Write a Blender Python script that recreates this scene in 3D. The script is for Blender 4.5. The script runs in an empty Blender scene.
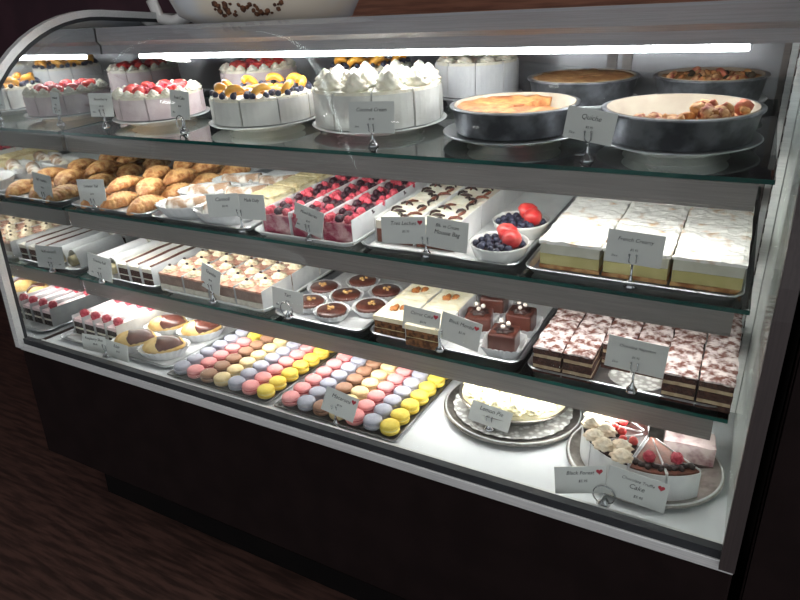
import bpy, bmesh, math, random
from mathutils import Vector, Matrix, Euler, noise
PI = math.pi
rnd = random.Random(7)
SC = bpy.context.scene
COL = SC.collection

# ------------------------------------------------------------------ camera, world, exposure
cam = bpy.data.cameras.new('camera')
cam.lens = 28.55
cam.sensor_width = 36
cam.clip_start = .02
cam_o = bpy.data.objects.new('camera', cam)
cam_o.location = (1.710, -0.912, 1.321)
cam_o.rotation_euler = (1.195, 0.015, 0.492)
COL.objects.link(cam_o)
SC.camera = cam_o
SC.view_settings.view_transform = 'Standard'
SC.view_settings.look = 'None'
SC.view_settings.gamma = 1
SC.view_settings.use_curve_mapping = False
SC.view_settings.exposure = 0.0
world = bpy.data.worlds.new('world')
SC.world = world
world.use_nodes = True
world.node_tree.nodes['Background'].inputs[0].default_value = (.95, .97, 1, 1)
world.node_tree.nodes['Background'].inputs[1].default_value = 1.15
LED_TOP = 27.0        # LED tube under the canopy
LED_SHELF = 26.0      # LED strips behind the price rails
SPOT = 45.0           # ceiling downlights


# ------------------------------------------------------------------ materials
def srgb(r, g, b):
    def f(c):
        c /= 255
        return c / 12.92 if c <= .04045 else ((c + .055) / 1.055) ** 2.4
    return (f(r), f(g), f(b), 1)


MATS = {}


def mat(name, c, rough=.5, metal=0., c2=None, scale=40., bump=0., bscale=None, spec=.5, detail=3., lo=.4, hi=.6, sss=0., coat=0., stretch=None, kind='noise'):
    if name in MATS:
        return MATS[name]
    m = bpy.data.materials.new(name)
    m.use_nodes = True
    nt = m.node_tree
    p = nt.nodes['Principled BSDF']
    p.inputs['Base Color'].default_value = srgb(*c)
    p.inputs['Roughness'].default_value = rough
    p.inputs['Metallic'].default_value = metal
    p.inputs['Specular IOR Level'].default_value = spec
    p.inputs['Coat Weight'].default_value = coat
    if sss:
        p.inputs['Subsurface Weight'].default_value = sss
        p.inputs['Subsurface Radius'].default_value = (.01, .006, .004)
    tc = nt.nodes.new('ShaderNodeTexCoord')
    src = tc.outputs['Object']
    if stretch:
        mp = nt.nodes.new('ShaderNodeMapping')
        mp.inputs['Scale'].default_value = stretch
        nt.links.new(src, mp.inputs[0])
        src = mp.outputs[0]
    if c2 is not None:
        if kind == 'voronoi':
            n = nt.nodes.new('ShaderNodeTexVoronoi')
            n.inputs['Scale'].default_value = scale
            out = n.outputs['Distance']
        else:
            n = nt.nodes.new('ShaderNodeTexNoise')
            n.inputs['Scale'].default_value = scale
            n.inputs['Detail'].default_value = detail
            out = n.outputs[0]
        nt.links.new(src, n.inputs['Vector'])
        r = nt.nodes.new('ShaderNodeValToRGB')
        r.color_ramp.elements[0].position = lo
        r.color_ramp.elements[1].position = hi
        r.color_ramp.elements[0].color = srgb(*c)
        r.color_ramp.elements[1].color = srgb(*c2)
        nt.links.new(out, r.inputs[0])
        nt.links.new(r.outputs[0], p.inputs['Base Color'])
    if bump:
        b = nt.nodes.new('ShaderNodeTexNoise')
        b.inputs['Scale'].default_value = bscale or scale
        b.inputs['Detail'].default_value = 4
        nt.links.new(src, b.inputs['Vector'])
        bn = nt.nodes.new('ShaderNodeBump')
        bn.inputs['Strength'].default_value = bump
        bn.inputs['Distance'].default_value = .01
        nt.links.new(b.outputs[0], bn.inputs['Height'])
        nt.links.new(bn.outputs[0], p.inputs['Normal'])
    MATS[name] = m
    return m


def emit(name, c, s):
    m = bpy.data.materials.new(name)
    m.use_nodes = True
    p = m.node_tree.nodes['Principled BSDF']
    p.inputs['Base Color'].default_value = (.8, .8, .8, 1)
    p.inputs['Emission Color'].default_value = c
    p.inputs['Emission Strength'].default_value = s
    return m


def glass(name, tint, refl=1.0, base=.03):
    m = bpy.data.materials.new(name)
    m.use_nodes = True
    nt = m.node_tree
    nt.nodes.clear()
    o = nt.nodes.new('ShaderNodeOutputMaterial')
    mix = nt.nodes.new('ShaderNodeMixShader')
    t = nt.nodes.new('ShaderNodeBsdfTransparent')
    g = nt.nodes.new('ShaderNodeBsdfGlossy')
    t.inputs[0].default_value = (*tint, 1)
    g.inputs['Roughness'].default_value = .01
    g.inputs[0].default_value = (.95, .98, .97, 1)
    lw = nt.nodes.new('ShaderNodeFresnel')
    lw.inputs[0].default_value = 1.45
    mu = nt.nodes.new('ShaderNodeMath')
    mu.operation = 'MULTIPLY'
    mu.inputs[1].default_value = refl
    nt.links.new(lw.outputs[0], mu.inputs[0])
    nt.links.new(mu.outputs[0], mix.inputs[0])
    nt.links.new(t.outputs[0], mix.inputs[1])
    nt.links.new(g.outputs[0], mix.inputs[2])
    nt.links.new(mix.outputs[0], o.inputs[0])
    return m


GLASS = glass('shelf_glass', (.93, .965, .955), 1.35)
FRONT = glass('front_glass', (.97, .985, .98), .12)
EDGE = mat('glass_edge', (18, 66, 62), .15, c2=(28, 84, 78), scale=6)
RAIL = mat('rail_metal', (134, 128, 125), .45, .35, c2=(124, 119, 116), scale=8, stretch=(1, 20, 60))
HEAD = mat('canopy_metal', (150, 148, 154), .5, .25, c2=(140, 138, 144), scale=10, stretch=(1, 30, 60))
SILVER = mat('brushed_silver', (222, 223, 222), .4, .3, c2=(208, 210, 210), scale=12, stretch=(1, 40, 40))
POST = mat('post_metal', (60, 52, 52), .5, .2, c2=(54, 47, 47), scale=10, stretch=(40, 40, 1))
GASKET = mat('gasket_rubber', (38, 42, 46), .6, c2=(32, 35, 39), scale=30)
BLACK = mat('black_laminate', (30, 22, 22), .6, c2=(26, 19, 19), scale=12, spec=.05)
TOE = mat('toe_kick_black', (14, 11, 11), .7, c2=(11, 9, 9), scale=12, spec=.1)
DECKW = mat('white_deck', (226, 229, 232), .4, c2=(219, 222, 226), scale=8)
PANEL = mat('pale_end_panel', (208, 218, 213), .22, .1, c2=(200, 211, 206), scale=6, coat=.5)
MIRROR = mat('mirror_end_panel', (206, 208, 208), .03, 1., c2=(200, 202, 203), scale=4)
DOOR = mat('grey_rear_door', (158, 158, 162), .22, .25, c2=(148, 148, 152), scale=4)
TRAY = mat('tray_metal', (176, 179, 182), .28, .85, c2=(160, 163, 167), scale=20)
DTRAY = mat('dark_tray_metal', (112, 110, 110), .35, .6, c2=(92, 90, 90), scale=20)
PAN = mat('dark_pan_metal', (138, 140, 146), .34, .5, c2=(92, 93, 98), scale=26, detail=5)
WPLATE = mat('white_plate', (222, 224, 224), .25, c2=(214, 216, 217), scale=10)
PAPER = mat('white_paper', (232, 232, 232), .7, c2=(222, 222, 224), scale=20, bump=.1, bscale=60)
PPAPER = mat('pink_white_paper', (226, 210, 210), .65, c2=(214, 194, 196), scale=22)
GPAPER = mat('greyish_paper', (216, 215, 210), .65, c2=(202, 201, 196), scale=18, bump=.15, bscale=50)
FPAPER = mat('wax_paper', (205, 205, 205), .5, c2=(190, 190, 192), scale=25, bump=.2, bscale=40)
CREAM = mat('whipped_cream', (244, 239, 224), .55, c2=(236, 229, 209), scale=45, bump=.25, bscale=80, sss=.1)
YCREAM = mat('yellow_cream', (250, 242, 208), .55, c2=(244, 230, 184), scale=40, bump=.3, bscale=70)
CHOC = mat('chocolate_glaze', (88, 48, 40), .3, c2=(100, 57, 47), scale=30, bump=.1, bscale=90, coat=.4)
DCHOC = mat('dark_chocolate', (42, 24, 22), .35, c2=(56, 32, 28), scale=60, bump=.3, bscale=90)
MOUSSE = mat('milk_chocolate_mousse', (118, 66, 48), .6, c2=(100, 55, 40), scale=50, bump=.2, bscale=120)
CAKE = mat('chocolate_sponge', (84, 52, 42), .85, c2=(60, 36, 30), scale=140, bump=.5, bscale=160)
CRUMB = mat('carrot_crumb', (134, 92, 58), .9, c2=(82, 52, 32), scale=110, bump=.7, bscale=120)
YSPONGE = mat('pale_sponge', (222, 208, 168), .85, c2=(204, 186, 140), scale=90, bump=.3, bscale=150)
CUSTARD = mat('custard', (204, 192, 132), .4, c2=(188, 176, 114), scale=20, bump=.1, bscale=60)
PUFF = mat('dusted_puff_pastry', (246, 243, 238), .8, c2=(206, 166, 124), scale=30, lo=.56, hi=.70, bump=.35, bscale=60, detail=5)
NAPTOP = mat('dusted_chocolate_pastry', (232, 218, 216), .8, c2=(112, 64, 52), scale=75, lo=.40, hi=.60, bump=.3, bscale=90, detail=6)
FLAKE = mat('golden_flaky_pastry', (230, 182, 122), .5, c2=(176, 114, 62), scale=46, bump=.5, bscale=70, detail=5, coat=.15)
CRUST = mat('baked_quiche_top', (176, 104, 56), .6, c2=(216, 162, 100), scale=34, bump=.6, bscale=60, detail=5)
CRUST2 = mat('brown_tart_top', (196, 138, 86), .65, c2=(220, 170, 112), scale=30, bump=.6, bscale=60, detail=5)
CHUNK = mat('crumble_chunk', (216, 170, 120), .7, c2=(156, 78, 56), scale=60, bump=.5, bscale=90)
GREENB = mat('dark_green_olive', (64, 60, 44), .5, c2=(50, 46, 34), scale=60)
PINKF = mat('baked_pink_filling', (190, 96, 78), .5, c2=(206, 128, 96), scale=70)
LINER = mat('pan_liner_parchment', (192, 180, 162), .6, c2=(176, 162, 144), scale=14, bump=.1)
STRAW = mat('strawberry_red', (206, 48, 50), .3, c2=(226, 92, 84), scale=60, coat=.3)
RASP = mat('raspberry_red', (184, 46, 66), .4, c2=(214, 92, 106), scale=160, bump=.6, bscale=200)
DBERRY = mat('blackberry_dark', (58, 20, 36), .35, c2=(34, 14, 26), scale=120, bump=.5, bscale=200)
BLUEB = mat('blueberry', (38, 40, 62), .4, c2=(60, 64, 88), scale=60)
ORANGE = mat('mandarin_orange', (244, 160, 40), .3, c2=(250, 184, 76), scale=50, coat=.3)
BERRYC = mat('berry_marbled_cake', (152, 40, 74), .6, c2=(222, 186, 184), scale=34, lo=.44, hi=.72, detail=4)
CERAM = mat('white_ceramic', (238, 238, 236), .2, c2=(232, 232, 230), scale=8, coat=.4)
NUT = mat('golden_nut', (206, 166, 106), .5, c2=(180, 130, 76), scale=90, bump=.4)
PECAN = mat('pecan_brown', (182, 116, 58), .5, c2=(150, 90, 44), scale=90, bump=.5)
PEARL = mat('sugar_pearl', (236, 226, 216), .2, c2=(226, 214, 204), scale=40, coat=.5)
CARD = mat('price_card', (206, 207, 204), .5, c2=(200, 201, 199), scale=9)
INK = mat('card_ink', (84, 82, 84), .6, c2=(48, 46, 48), scale=40)
HEART = mat('red_heart', (176, 30, 52), .5, c2=(166, 26, 46), scale=40)
CHROME = mat('chrome_clip', (190, 190, 192), .12, 1., c2=(170, 170, 174), scale=30)
PLAT = mat('silver_platter', (166, 160, 154), .3, .8, c2=(134, 128, 122), scale=40)
LACE = mat('lace_doily', (232, 232, 230), .8, c2=(168, 166, 163), scale=90, lo=.3, hi=.62, kind='voronoi')
BUN = mat('choux_bun', (226, 196, 132), .6, c2=(206, 166, 98), scale=40, bump=.3)
MARBLE = mat('marbled_wrapped_cake', (184, 168, 166), .4, c2=(112, 76, 82), scale=36, lo=.45, hi=.7)
COCOA = mat('cocoa_dust', (70, 42, 28), .8, c2=(110, 70, 44), scale=80, bump=.4)
CUPW = mat('cup_ceramic', (226, 232, 238), .25, c2=(236, 226, 208), scale=3.2, coat=.3)
PLASTIC = mat('white_tray_plastic', (224, 226, 226), .4, c2=(216, 218, 219), scale=9)

MACC = {
    'blue-grey': mat('macaron_blue_grey', (178, 178, 192), .6, c2=(168, 169, 184), scale=80, bump=.12, bscale=200),
    'pink': mat('macaron_pink', (242, 162, 160), .6, c2=(238, 152, 152), scale=80, bump=.12, bscale=200),
    'brown': mat('macaron_brown', (166, 124, 100), .6, c2=(156, 114, 90), scale=80, bump=.12, bscale=200),
    'cream': mat('macaron_cream', (238, 214, 164), .6, c2=(230, 204, 150), scale=80, bump=.12, bscale=200),
    'yellow': mat('macaron_yellow', (242, 216, 92), .6, c2=(236, 206, 78), scale=80, bump=.12, bscale=200)}
FILL = {
    'blue-grey': mat('filling_grey', (196, 190, 196), .7, c2=(186, 180, 188), scale=60),
    'pink': mat('filling_rose', (206, 92, 98), .7, c2=(196, 82, 90), scale=60),
    'brown': mat('filling_cocoa', (104, 70, 54), .7, c2=(94, 62, 48), scale=60),
    'cream': mat('filling_cream', (236, 224, 190), .7, c2=(226, 212, 176), scale=60),
    'yellow': mat('filling_lemon', (246, 232, 160), .7, c2=(238, 222, 140), scale=60)}


# ------------------------------------------------------------------ mesh helpers
def new():
    return bmesh.new()


def obj(name, bm, mats, parent=None, loc=(0, 0, 0), rot=(0, 0, 0), smooth=False, scale=None):
    me = bpy.data.meshes.new(name)
    bmesh.ops.recalc_face_normals(bm, faces=bm.faces)
    bm.to_mesh(me)
    bm.free()
    for m in (mats if isinstance(mats, (list, tuple)) else [mats]):
        me.materials.append(m)
    if smooth:
        for f in me.polygons:
            f.use_smooth = True
    o = bpy.data.objects.new(name, me)
    o.location = loc
    o.rotation_euler = rot
    if scale:
        o.scale = scale
    if parent:
        o.parent = parent
    COL.objects.link(o)
    return o


def inst(name, me, parent, loc=(0, 0, 0), rot=(0, 0, 0), s=1.):
    o = bpy.data.objects.new(name, me)
    o.location = loc
    o.rotation_euler = rot
    o.scale = (s, s, s) if not isinstance(s, tuple) else s
    o.parent = parent
    COL.objects.link(o)
    return o


def mesh_of(name, bm, mats, smooth=True):
    me = bpy.data.meshes.new(name)
    bmesh.ops.recalc_face_normals(bm, faces=bm.faces)
    bm.to_mesh(me)
    bm.free()
    for m in (mats if isinstance(mats, (list, tuple)) else [mats]):
        me.materials.append(m)
    for f in me.polygons:
        f.use_smooth = smooth
    return me


def tag(o, label, cat, group=None):
    o['label'] = label
    o['category'] = cat
    if group:
        o['group'] = group
    return o


def thing(name, label, cat, loc=(0, 0, 0), rz=0., group=None):
    o = bpy.data.objects.new(name, None)
    o.empty_display_size = .02
    o.location = loc
    o.rotation_euler = (0, 0, rz)
    COL.objects.link(o)
    return tag(o, label, cat, group)


def dup(root, loc, rz, label, group=None):
    def cp(o, par):
        c = o.copy()
        COL.objects.link(c)
        if par:
            c.parent = par
        return c
    r = cp(root, None)
    r.location = loc
    r.rotation_euler = (0, 0, rz)
    r['label'] = label
    if group:
        r['group'] = group
    for ch in list(root.children):
        c = cp(ch, r)
        for g in list(ch.children):
            cp(g, c)
    return r


def structure(o):
    o['kind'] = 'structure'
    return o


def box(bm, x0, x1, y0, y1, z0, z1, mi=0, bev=0.):
    vs = [bm.verts.new((x, y, z)) for z in (z0, z1) for y in (y0, y1) for x in (x0, x1)]
    fs = []
    for q in ((0, 1, 3, 2), (4, 5, 7, 6), (0, 1, 5, 4), (2, 3, 7, 6), (0, 2, 6, 4), (1, 3, 7, 5)):
        f = bm.faces.new([vs[i] for i in q])
        f.material_index = mi
        fs.append(f)
    if bev:
        es = list({e for f in fs for e in f.edges})
        r = bmesh.ops.bevel(bm, geom=es, offset=bev, segments=2, affect='EDGES', profile=.5)
        for f in r['faces']:
            f.material_index = mi
    return fs


def loft(bm, loops, cap0=True, cap1=True, mi=0, closed=True):
    rows = [[bm.verts.new(p) for p in l] for l in loops]
    n = len(rows[0])
    for a, b in zip(rows, rows[1:]):
        for i in range(n if closed else n - 1):
            j = (i + 1) % n
            f = bm.faces.new((a[i], a[j], b[j], b[i]))
            f.material_index = mi
    if cap0:
        bm.faces.new(rows[0][::-1]).material_index = mi
    if cap1:
        bm.faces.new(rows[-1]).material_index = mi
    return rows


def lathe(bm, prof, n=40, c=(0, 0, 0), mi=0, sx=1., sy=1., wob=None, cap=True):
    loops = []
    for k, (r, z) in enumerate(prof):
        l = []
        for i in range(n):
            t = 2 * PI * i / n
            rr = r * (wob(t, k) if wob else 1)
            l.append((c[0] + rr * sx * math.cos(t), c[1] + rr * sy * math.sin(t), c[2] + z))
        loops.append(l)
    loft(bm, loops, cap, cap, mi)


def rrect(x0, x1, y0, y1, r, z, k=5):
    pts = []
    for cx, cy, a in ((x1 - r, y1 - r, 0), (x0 + r, y1 - r, PI / 2), (x0 + r, y0 + r, PI), (x1 - r, y0 + r, 1.5 * PI)):
        for i in range(k + 1):
            t = a + PI / 2 * i / k
            pts.append((cx + r * math.cos(t), cy + r * math.sin(t), z))
    return pts


def blob(bm, c, r, seed=0., amp=.15, fr=2., sub=2, mi=0):
    if not isinstance(r, (tuple, list)):
        r = (r, r, r)
    g = bmesh.ops.create_icosphere(bm, subdivisions=sub, radius=1)
    for v in g['verts']:
        d = 1 + amp * noise.noise(v.co * fr + Vector((seed, seed * 1.7, -seed)))
        v.co = Vector((c[0] + v.co.x * r[0] * d, c[1] + v.co.y * r[1] * d, c[2] + v.co.z * r[2] * d))
    for f in {f for v in g['verts'] for f in v.link_faces}:
        f.material_index = mi


def tube(bm, pts, r, n=8, mi=0, closed=False):
    pts = [Vector(p) for p in pts]
    loops = []
    N = len(pts)
    for i, p in enumerate(pts):
        a = pts[(i - 1) % N] if (closed or i) else p
        b = pts[(i + 1) % N] if (closed or i < N - 1) else p
        d = (b - a).normalized()
        up = Vector((0, 0, 1)) if abs(d.z) < .9 else Vector((1, 0, 0))
        s = d.cross(up).normalized()
        u = s.cross(d)
        rr = r[i] if isinstance(r, (list, tuple)) else r
        loops.append([p + (s * math.cos(2 * PI * k / n) + u * math.sin(2 * PI * k / n)) * rr for k in range(n)])
    if closed:
        loops.append(loops[0])
        loft(bm, loops, False, False, mi)
        bmesh.ops.remove_doubles(bm, verts=bm.verts, dist=1e-6)
    else:
        loft(bm, loops, True, True, mi)


def rosette(bm, c, r, h, lobes=9, tw=2.2, mi=0, n=36):
    loops = []
    K = 9
    for k in range(K + 1):
        u = k / K
        prof = r * (1 - .15 * math.cos(u * 3 * 2 * PI)) * (1 - u ** 1.7 * .93)
        l = []
        for i in range(n):
            t = 2 * PI * i / n
            rr = prof * (1 + .13 * math.cos(lobes * t + tw * u * 5))
            l.append((c[0] + rr * math.cos(t), c[1] + rr * math.sin(t), c[2] + h * u))
        loops.append(l)
    loft(bm, loops, True, True, mi)


def wavy_box(bm, x0, x1, y0, y1, z0, z1, mi=0, mtop=None, amp=.002, nx=8, ny=10, seed=0., side=.0012):
    """block with a bumpy top and slightly ragged sides"""
    def P(i, j, z, k):
        x = x0 + (x1 - x0) * i / nx
        y = y0 + (y1 - y0) * j / ny
        s = Vector((x * 60 + seed, y * 60, z * 60 + seed))
        ed = i in (0, nx) or j in (0, ny)
        nz = noise.noise(s) * amp if k else 0
        if k and ed:
            nz -= amp * .6
        return (x + (noise.noise(s + Vector((5, 0, 0))) * side if ed else 0), y + (noise.noise(s + Vector((0, 7, 0))) * side if ed else 0), z + nz)
    top = [[bm.verts.new(P(i, j, z1, 1)) for j in range(ny + 1)] for i in range(nx + 1)]
    bot = [[bm.verts.new(P(i, j, z0, 0)) if (i in (0, nx) or j in (0, ny)) else None for j in range(ny + 1)] for i in range(nx + 1)]
    mt = mi if mtop is None else mtop
    for i in range(nx):
        for j in range(ny):
            bm.faces.new((top[i][j], top[i + 1][j], top[i + 1][j + 1], top[i][j + 1])).material_index = mt
    ring = [(i, 0) for i in range(nx)] + [(nx, j) for j in range(ny)] + [(i, ny) for i in range(nx, 0, -1)] + [(0, j) for j in range(ny, 0, -1)]
    for a, b in zip(ring, ring[1:] + ring[:1]):
        bm.faces.new((bot[a[0]][a[1]], bot[b[0]][b[1]], top[b[0]][b[1]], top[a[0]][a[1]])).material_index = mi
    bm.faces.new([bot[i][j] for i, j in ring][::-1]).material_index = mi


ORD = ['first', 'second', 'third', 'fourth', 'fifth', 'sixth', 'seventh', 'eighth', 'ninth', 'tenth', 'eleventh', 'twelfth']

# ------------------------------------------------------------------ room
WOODF = mat('dark_wood_floor', (98, 70, 62), .5, c2=(64, 46, 41), scale=7, stretch=(1, 9, 1), detail=6, bump=.1)
WALLB = mat('brown_wood_wall', (150, 98, 76), .6, c2=(122, 76, 58), scale=5, stretch=(1, 1, 14), detail=6)
WALLP = mat('dark_plum_wall', (70, 42, 52), .7, c2=(58, 34, 44), scale=4)
CEIL = mat('grey_ceiling', (130, 126, 124), .8, c2=(122, 118, 116), scale=5)
b = new(); box(b, -3.2, 4.2, -4, 1.8, -.05, 0)
structure(obj('floor', b, WOODF))
b = new(); box(b, -3.2, 4.2, 1.7, 1.8, 0, 2.9)
structure(obj('wall_back', b, WALLB))
b = new(); box(b, -3.2, -3.1, -4, 1.7, 0, 2.9)
structure(obj('wall_left', b, WALLP))
b = new(); box(b, -3.1, -.62, 1.64, 1.7, 0, 2.9)
structure(obj('trim_1', b, WALLP))
b = new(); box(b, -3.2, 4.2, -4, 1.8, 2.9, 2.95)
structure(obj('ceiling', b, CEIL))
SPOTM = emit('downlight_glow', (1, .96, .9, 1), SPOT)
RINGM = mat('downlight_trim', (210, 210, 210), .4, c2=(200, 200, 200), scale=10)
for k, (x, y) in enumerate([(.2, -1.0), (1.2, -1.1), (2.2, -1.0), (.2, .1), (1.3, .0), (2.4, .1)]):
    t = thing('ceiling_downlight', f'round recessed ceiling downlight, {["left", "middle", "right"][k % 3]} one of the {"row over the aisle" if k < 3 else "row over the case"}', 'ceiling light', (x, y, 2.9), 0, 'recessed downlights')
    b = new(); lathe(b, [(.055, 0), (.07, 0), (.07, -.012), (.055, -.012), (.055, 0)], 32, cap=False); obj('trim_ring', b, RINGM, t)
    b = new(); lathe(b, [(.052, -.002), (.052, -.008)], 32); obj('lamp_lens', b, SPOTM, t)

# black unit at the right end of the case
t = thing('black_cabinet', 'plain black side cabinet standing against the right end of the case', 'cabinet', (2.2, .5, 0))
b = new(); box(b, -.385, .4, -.46, .5, .05, 1.36, bev=.006); obj('body', b, BLACK, t)
b = new(); box(b, -.36, .38, -.42, .48, 0, .05); obj('plinth', b, TOE, t)

# ------------------------------------------------------------------ display case
case = thing('display_case', 'long refrigerated pastry display case with curved glass front and black base', 'display case', (.9, 0, 0))
CX = .9


def cpart(name, b, m, par=None, smooth=False):
    """case part given in world coordinates"""
    for v in b.verts:
        v.co.x -= CX
    return obj(name, b, m, par or case, smooth=smooth)


XL, XR, YB = .022, 1.775, 1.02
b = new(); box(b, 0, 1.797, 0, YB + .03, .214, .553, bev=.004); cpart('base_cabinet', b, BLACK)
b = new(); box(b, .06, 1.74, .12, .98, 0, .214); cpart('toe_kick', b, TOE)
b = new(); box(b, 0, 1.797, -.004, .02, .553, .574, bev=.002); cpart('lower_sill', b, SILVER)
b = new(); box(b, 0.02, 1.78, -.001, .016, .574, .590); cpart('sill_gasket', b, GASKET)
b = new(); box(b, 0.02, 1.78, .016, YB, .553, .56); cpart('deck', b, DECKW)
b = new(); box(b, 0.02, 1.78, .016, .052, .56, .567, bev=.002); cpart('inner_sill', b, SILVER)


def profile(off, z0=.566, n=16):
    """front outline (y, z) of the case, pushed inwards by off"""
    yc, zc, R = .44, .985, .455 - off
    pts = [(yc - R, z0)]
    for i in range(n + 1):
        t = PI - PI / 2 * i / n
        pts.append((yc + R * math.cos(t), zc + R * math.sin(t)))
    return pts


def band(b, off0, off1, x0, x1, tail=None, mi=0):
    A, B = profile(off0), profile(off1)
    if tail:
        A.append((tail, A[-1][1]))
        B.append((tail, B[-1][1]))
    loft(b, [[(x0, p[0], p[1]), (x1, p[0], p[1]), (x1, q[0], q[1]), (x0, q[0], q[1])] for p, q in zip(A, B)], True, True, mi)


for nm, x0, x1, mm in (('left', 0, .02, SILVER), ('right', 1.775, 1.797, POST)):
    b = new(); band(b, 0, .018, x0, x1, YB); fr = cpart('end_frame', b, mm)
    b = new(); band(b, .018, .028, x0 + .002, x1 - .001, YB); cpart('frame_gasket', b, GASKET, None)
# end panels
def panel(b, x0, x1):
    P = profile(.028) + [(YB, profile(.028)[-1][1]), (YB, .566)]
    loft(b, [[(x0, p[0], p[1]) for p in P], [(x1, p[0], p[1]) for p in P]])
b = new(); panel(b, .004, .016); cpart('mirror_end_panel', b, MIRROR)
b = new(); panel(b, 1.779, 1.793); cpart('pale_end_panel', b, PANEL)
# shelf standards with slots on the right-hand panel
for y in (.47, .93):
    b = new(); box(b, 1.764, 1.778, y, y + .022, .58, 1.36); s = cpart('shelf_standard', b, SILVER)
    b = new()
    for k in range(26):
        box(b, 1.7625, 1.7642, y + .008, y + .014, .6 + k * .029, .615 + k * .029)
    cpart('slot_row', b, GASKET, s)
# curved glass
b = new(); band(b, .044, .049, .021, 1.774); cpart('curved_front_glass', b, FRONT, smooth=True)
# header / canopy
b = new(); box(b, .02, 1.775, .425, YB + .03, 1.383, 1.391); cpart('top_panel', b, HEAD)
b = new()
P = [(.418, 1.322), (.418, 1.345), (.408, 1.355), (.408, 1.391), (.44, 1.391), (.44, 1.326), (.52, 1.326), (.52, 1.322)]
loft(b, [[(.02, *p) for p in P], [(1.775, *p) for p in P]])
hd = cpart('canopy_rail', b, HEAD)
LEDM = emit('led_white', (.96, .98, 1, 1), LED_TOP)
LEDS = emit('led_shelf', (1, .985, .95, 1), LED_SHELF)
b = new(); box(b, .14, 1.685, .442, .464, 1.309, 1.3215, bev=.003); lt = cpart('led_tube', b, LEDM)
# back doors
b = new(); box(b, .02, 1.775, YB, YB + .008, .56, 1.383); cpart('rear_panel', b, DOOR)
for k, x in enumerate((.02, .43, .47, .89, .93, 1.33, 1.37, 1.75)):
    b = new(); box(b, x, x + .024, YB - .012, YB, .56, 1.383); cpart('door_stile', b, RAIL)

SH = [(1.123, .236, .97, 5.5), (.915, .20, .97, 5.), (.708, .20, .97, 3.5)]   # front edge height, front edge depth, rear edge, backward rise in degrees


def slope(i):
    z, y, _, a = SH[i]
    return Matrix.Translation((0, y, z)) @ Matrix.Rotation(math.radians(a), 4, 'X') @ Matrix.Translation((0, -y, -z))


def settle(i, before):
    """lay everything built since `before` on the sloping shelf i"""
    T = slope(i)
    for o in list(COL.objects):
        if o.parent is None and o.name not in before:
            o.matrix_basis = T @ o.matrix_basis


def names():
    return {o.name for o in COL.objects}



for i, (z, y, yb, _) in enumerate(SH):
    b = new()
    fs = box(b, XL, 1.757, y, yb, z - .008, z)
    for k in (2, 3, 4, 5):
        fs[k].material_index = 1
    b.transform(slope(i))
    s = cpart('glass_shelf', b, [GLASS, EDGE])
    b = new()
    hh = .055
    P = [(y + .008, z - .010), (y + .050, z - .0075), (y + .050, z - .0095), (y + .020, z - .012), (y + .020, z - hh), (y + .010, z - hh), (y + .010, z - hh + .004), (y + .008, z - hh + .006)]
    loft(b, [[(XL + .004, *p) for p in P], [(1.735, *p) for p in P]])
    cpart('price_rail', b, RAIL, s)
    b = new(); box(b, .05, 1.72, y + .0215, y + .036, z - hh, z - hh + .011); cpart('led_strip', b, LEDS, s)
    for x in (XL + .002, 1.735):
        b = new(); loft(b, [[(xx, y + .03, z - .009), (xx, yb, z - .009), (xx, yb, z - .06), (xx, yb - .06, z - .05), (xx, y + .03, z - .02)] for xx in (x, x + .006)])
        b.transform(slope(i))
        cpart('shelf_bracket', b, RAIL, s)

# ------------------------------------------------------------------ trays, plates
def tray(label, x0, x1, y0, y1, z, m=TRAY, rim=.012, r=.03, name='serving_tray', liner=None):
    cx, cy = (x0 + x1) / 2, (y0 + y1) / 2
    t = thing(name, label, 'tray', (cx, cy, z))
    a, c, d, e = x0 - cx, x1 - cx, y0 - cy, y1 - cy
    b = new()
    L = []
    for ins, zz in ((.012, 0), (.004, rim * .8), (0, rim), (.003, rim + .0015), (.007, rim), (.014, .003)):
        L.append(rrect(a + ins, c - ins, d + ins, e - ins, max(.004, r - ins), zz))
    loft(b, L)
    obj('tray_body', b, m, t, smooth=False)
    if liner:
        b = new()
        loft(b, [rrect(a + .018, c - .018, d + .018, e - .018, .012, .0034), rrect(a + .018, c - .018, d + .018, e - .018, .012, .0042)])
        obj('paper_liner', b, liner, t)
    return t


def plate(label, x, y, z, r, m=WPLATE, h=.025, name='cake_plate', cat='plate'):
    b = new()
    lathe(b, [(r * .62, 0), (r * .66, 0), (r * .70, h * .5), (r * .97, h * .82), (r, h), (r * .97, h * 1.05), (r * .72, h * .78), (r * .1, h * .72)], 56)
    o = obj(name, b, m, None, (x, y, z), smooth=True)
    tag(o, label, cat)
    return o


# ------------------------------------------------------------------ lettering and price cards
def text_mesh(s, size, shear=.25):
    cu = bpy.data.curves.new('lettering', 'FONT')
    cu.body = s
    cu.size = size
    cu.shear = shear
    cu.align_x = 'CENTER'
    cu.align_y = 'CENTER'
    cu.extrude = .0002
    cu.resolution_u = 3
    o = bpy.data.objects.new('lettering', cu)
    COL.objects.link(o)
    dg = bpy.context.evaluated_depsgraph_get()
    me = bpy.data.meshes.new_from_object(o.evaluated_get(dg))
    bpy.data.objects.remove(o)
    bpy.data.curves.remove(cu)
    me.materials.clear()
    me.materials.append(INK)
    return me


def heart_bm(s):
    b = new()
    pts = []
    for i in range(28):
        t = 2 * PI * i / 28
        pts.append((s * 16 * math.sin(t) ** 3 / 17, s * (13 * math.cos(t) - 5 * math.cos(2 * t) - 2 * math.cos(3 * t) - math.cos(4 * t)) / 17))
    loft(b, [[(x, y, 0) for x, y in pts], [(x, y, .0006) for x, y in pts]])
    return b


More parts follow.
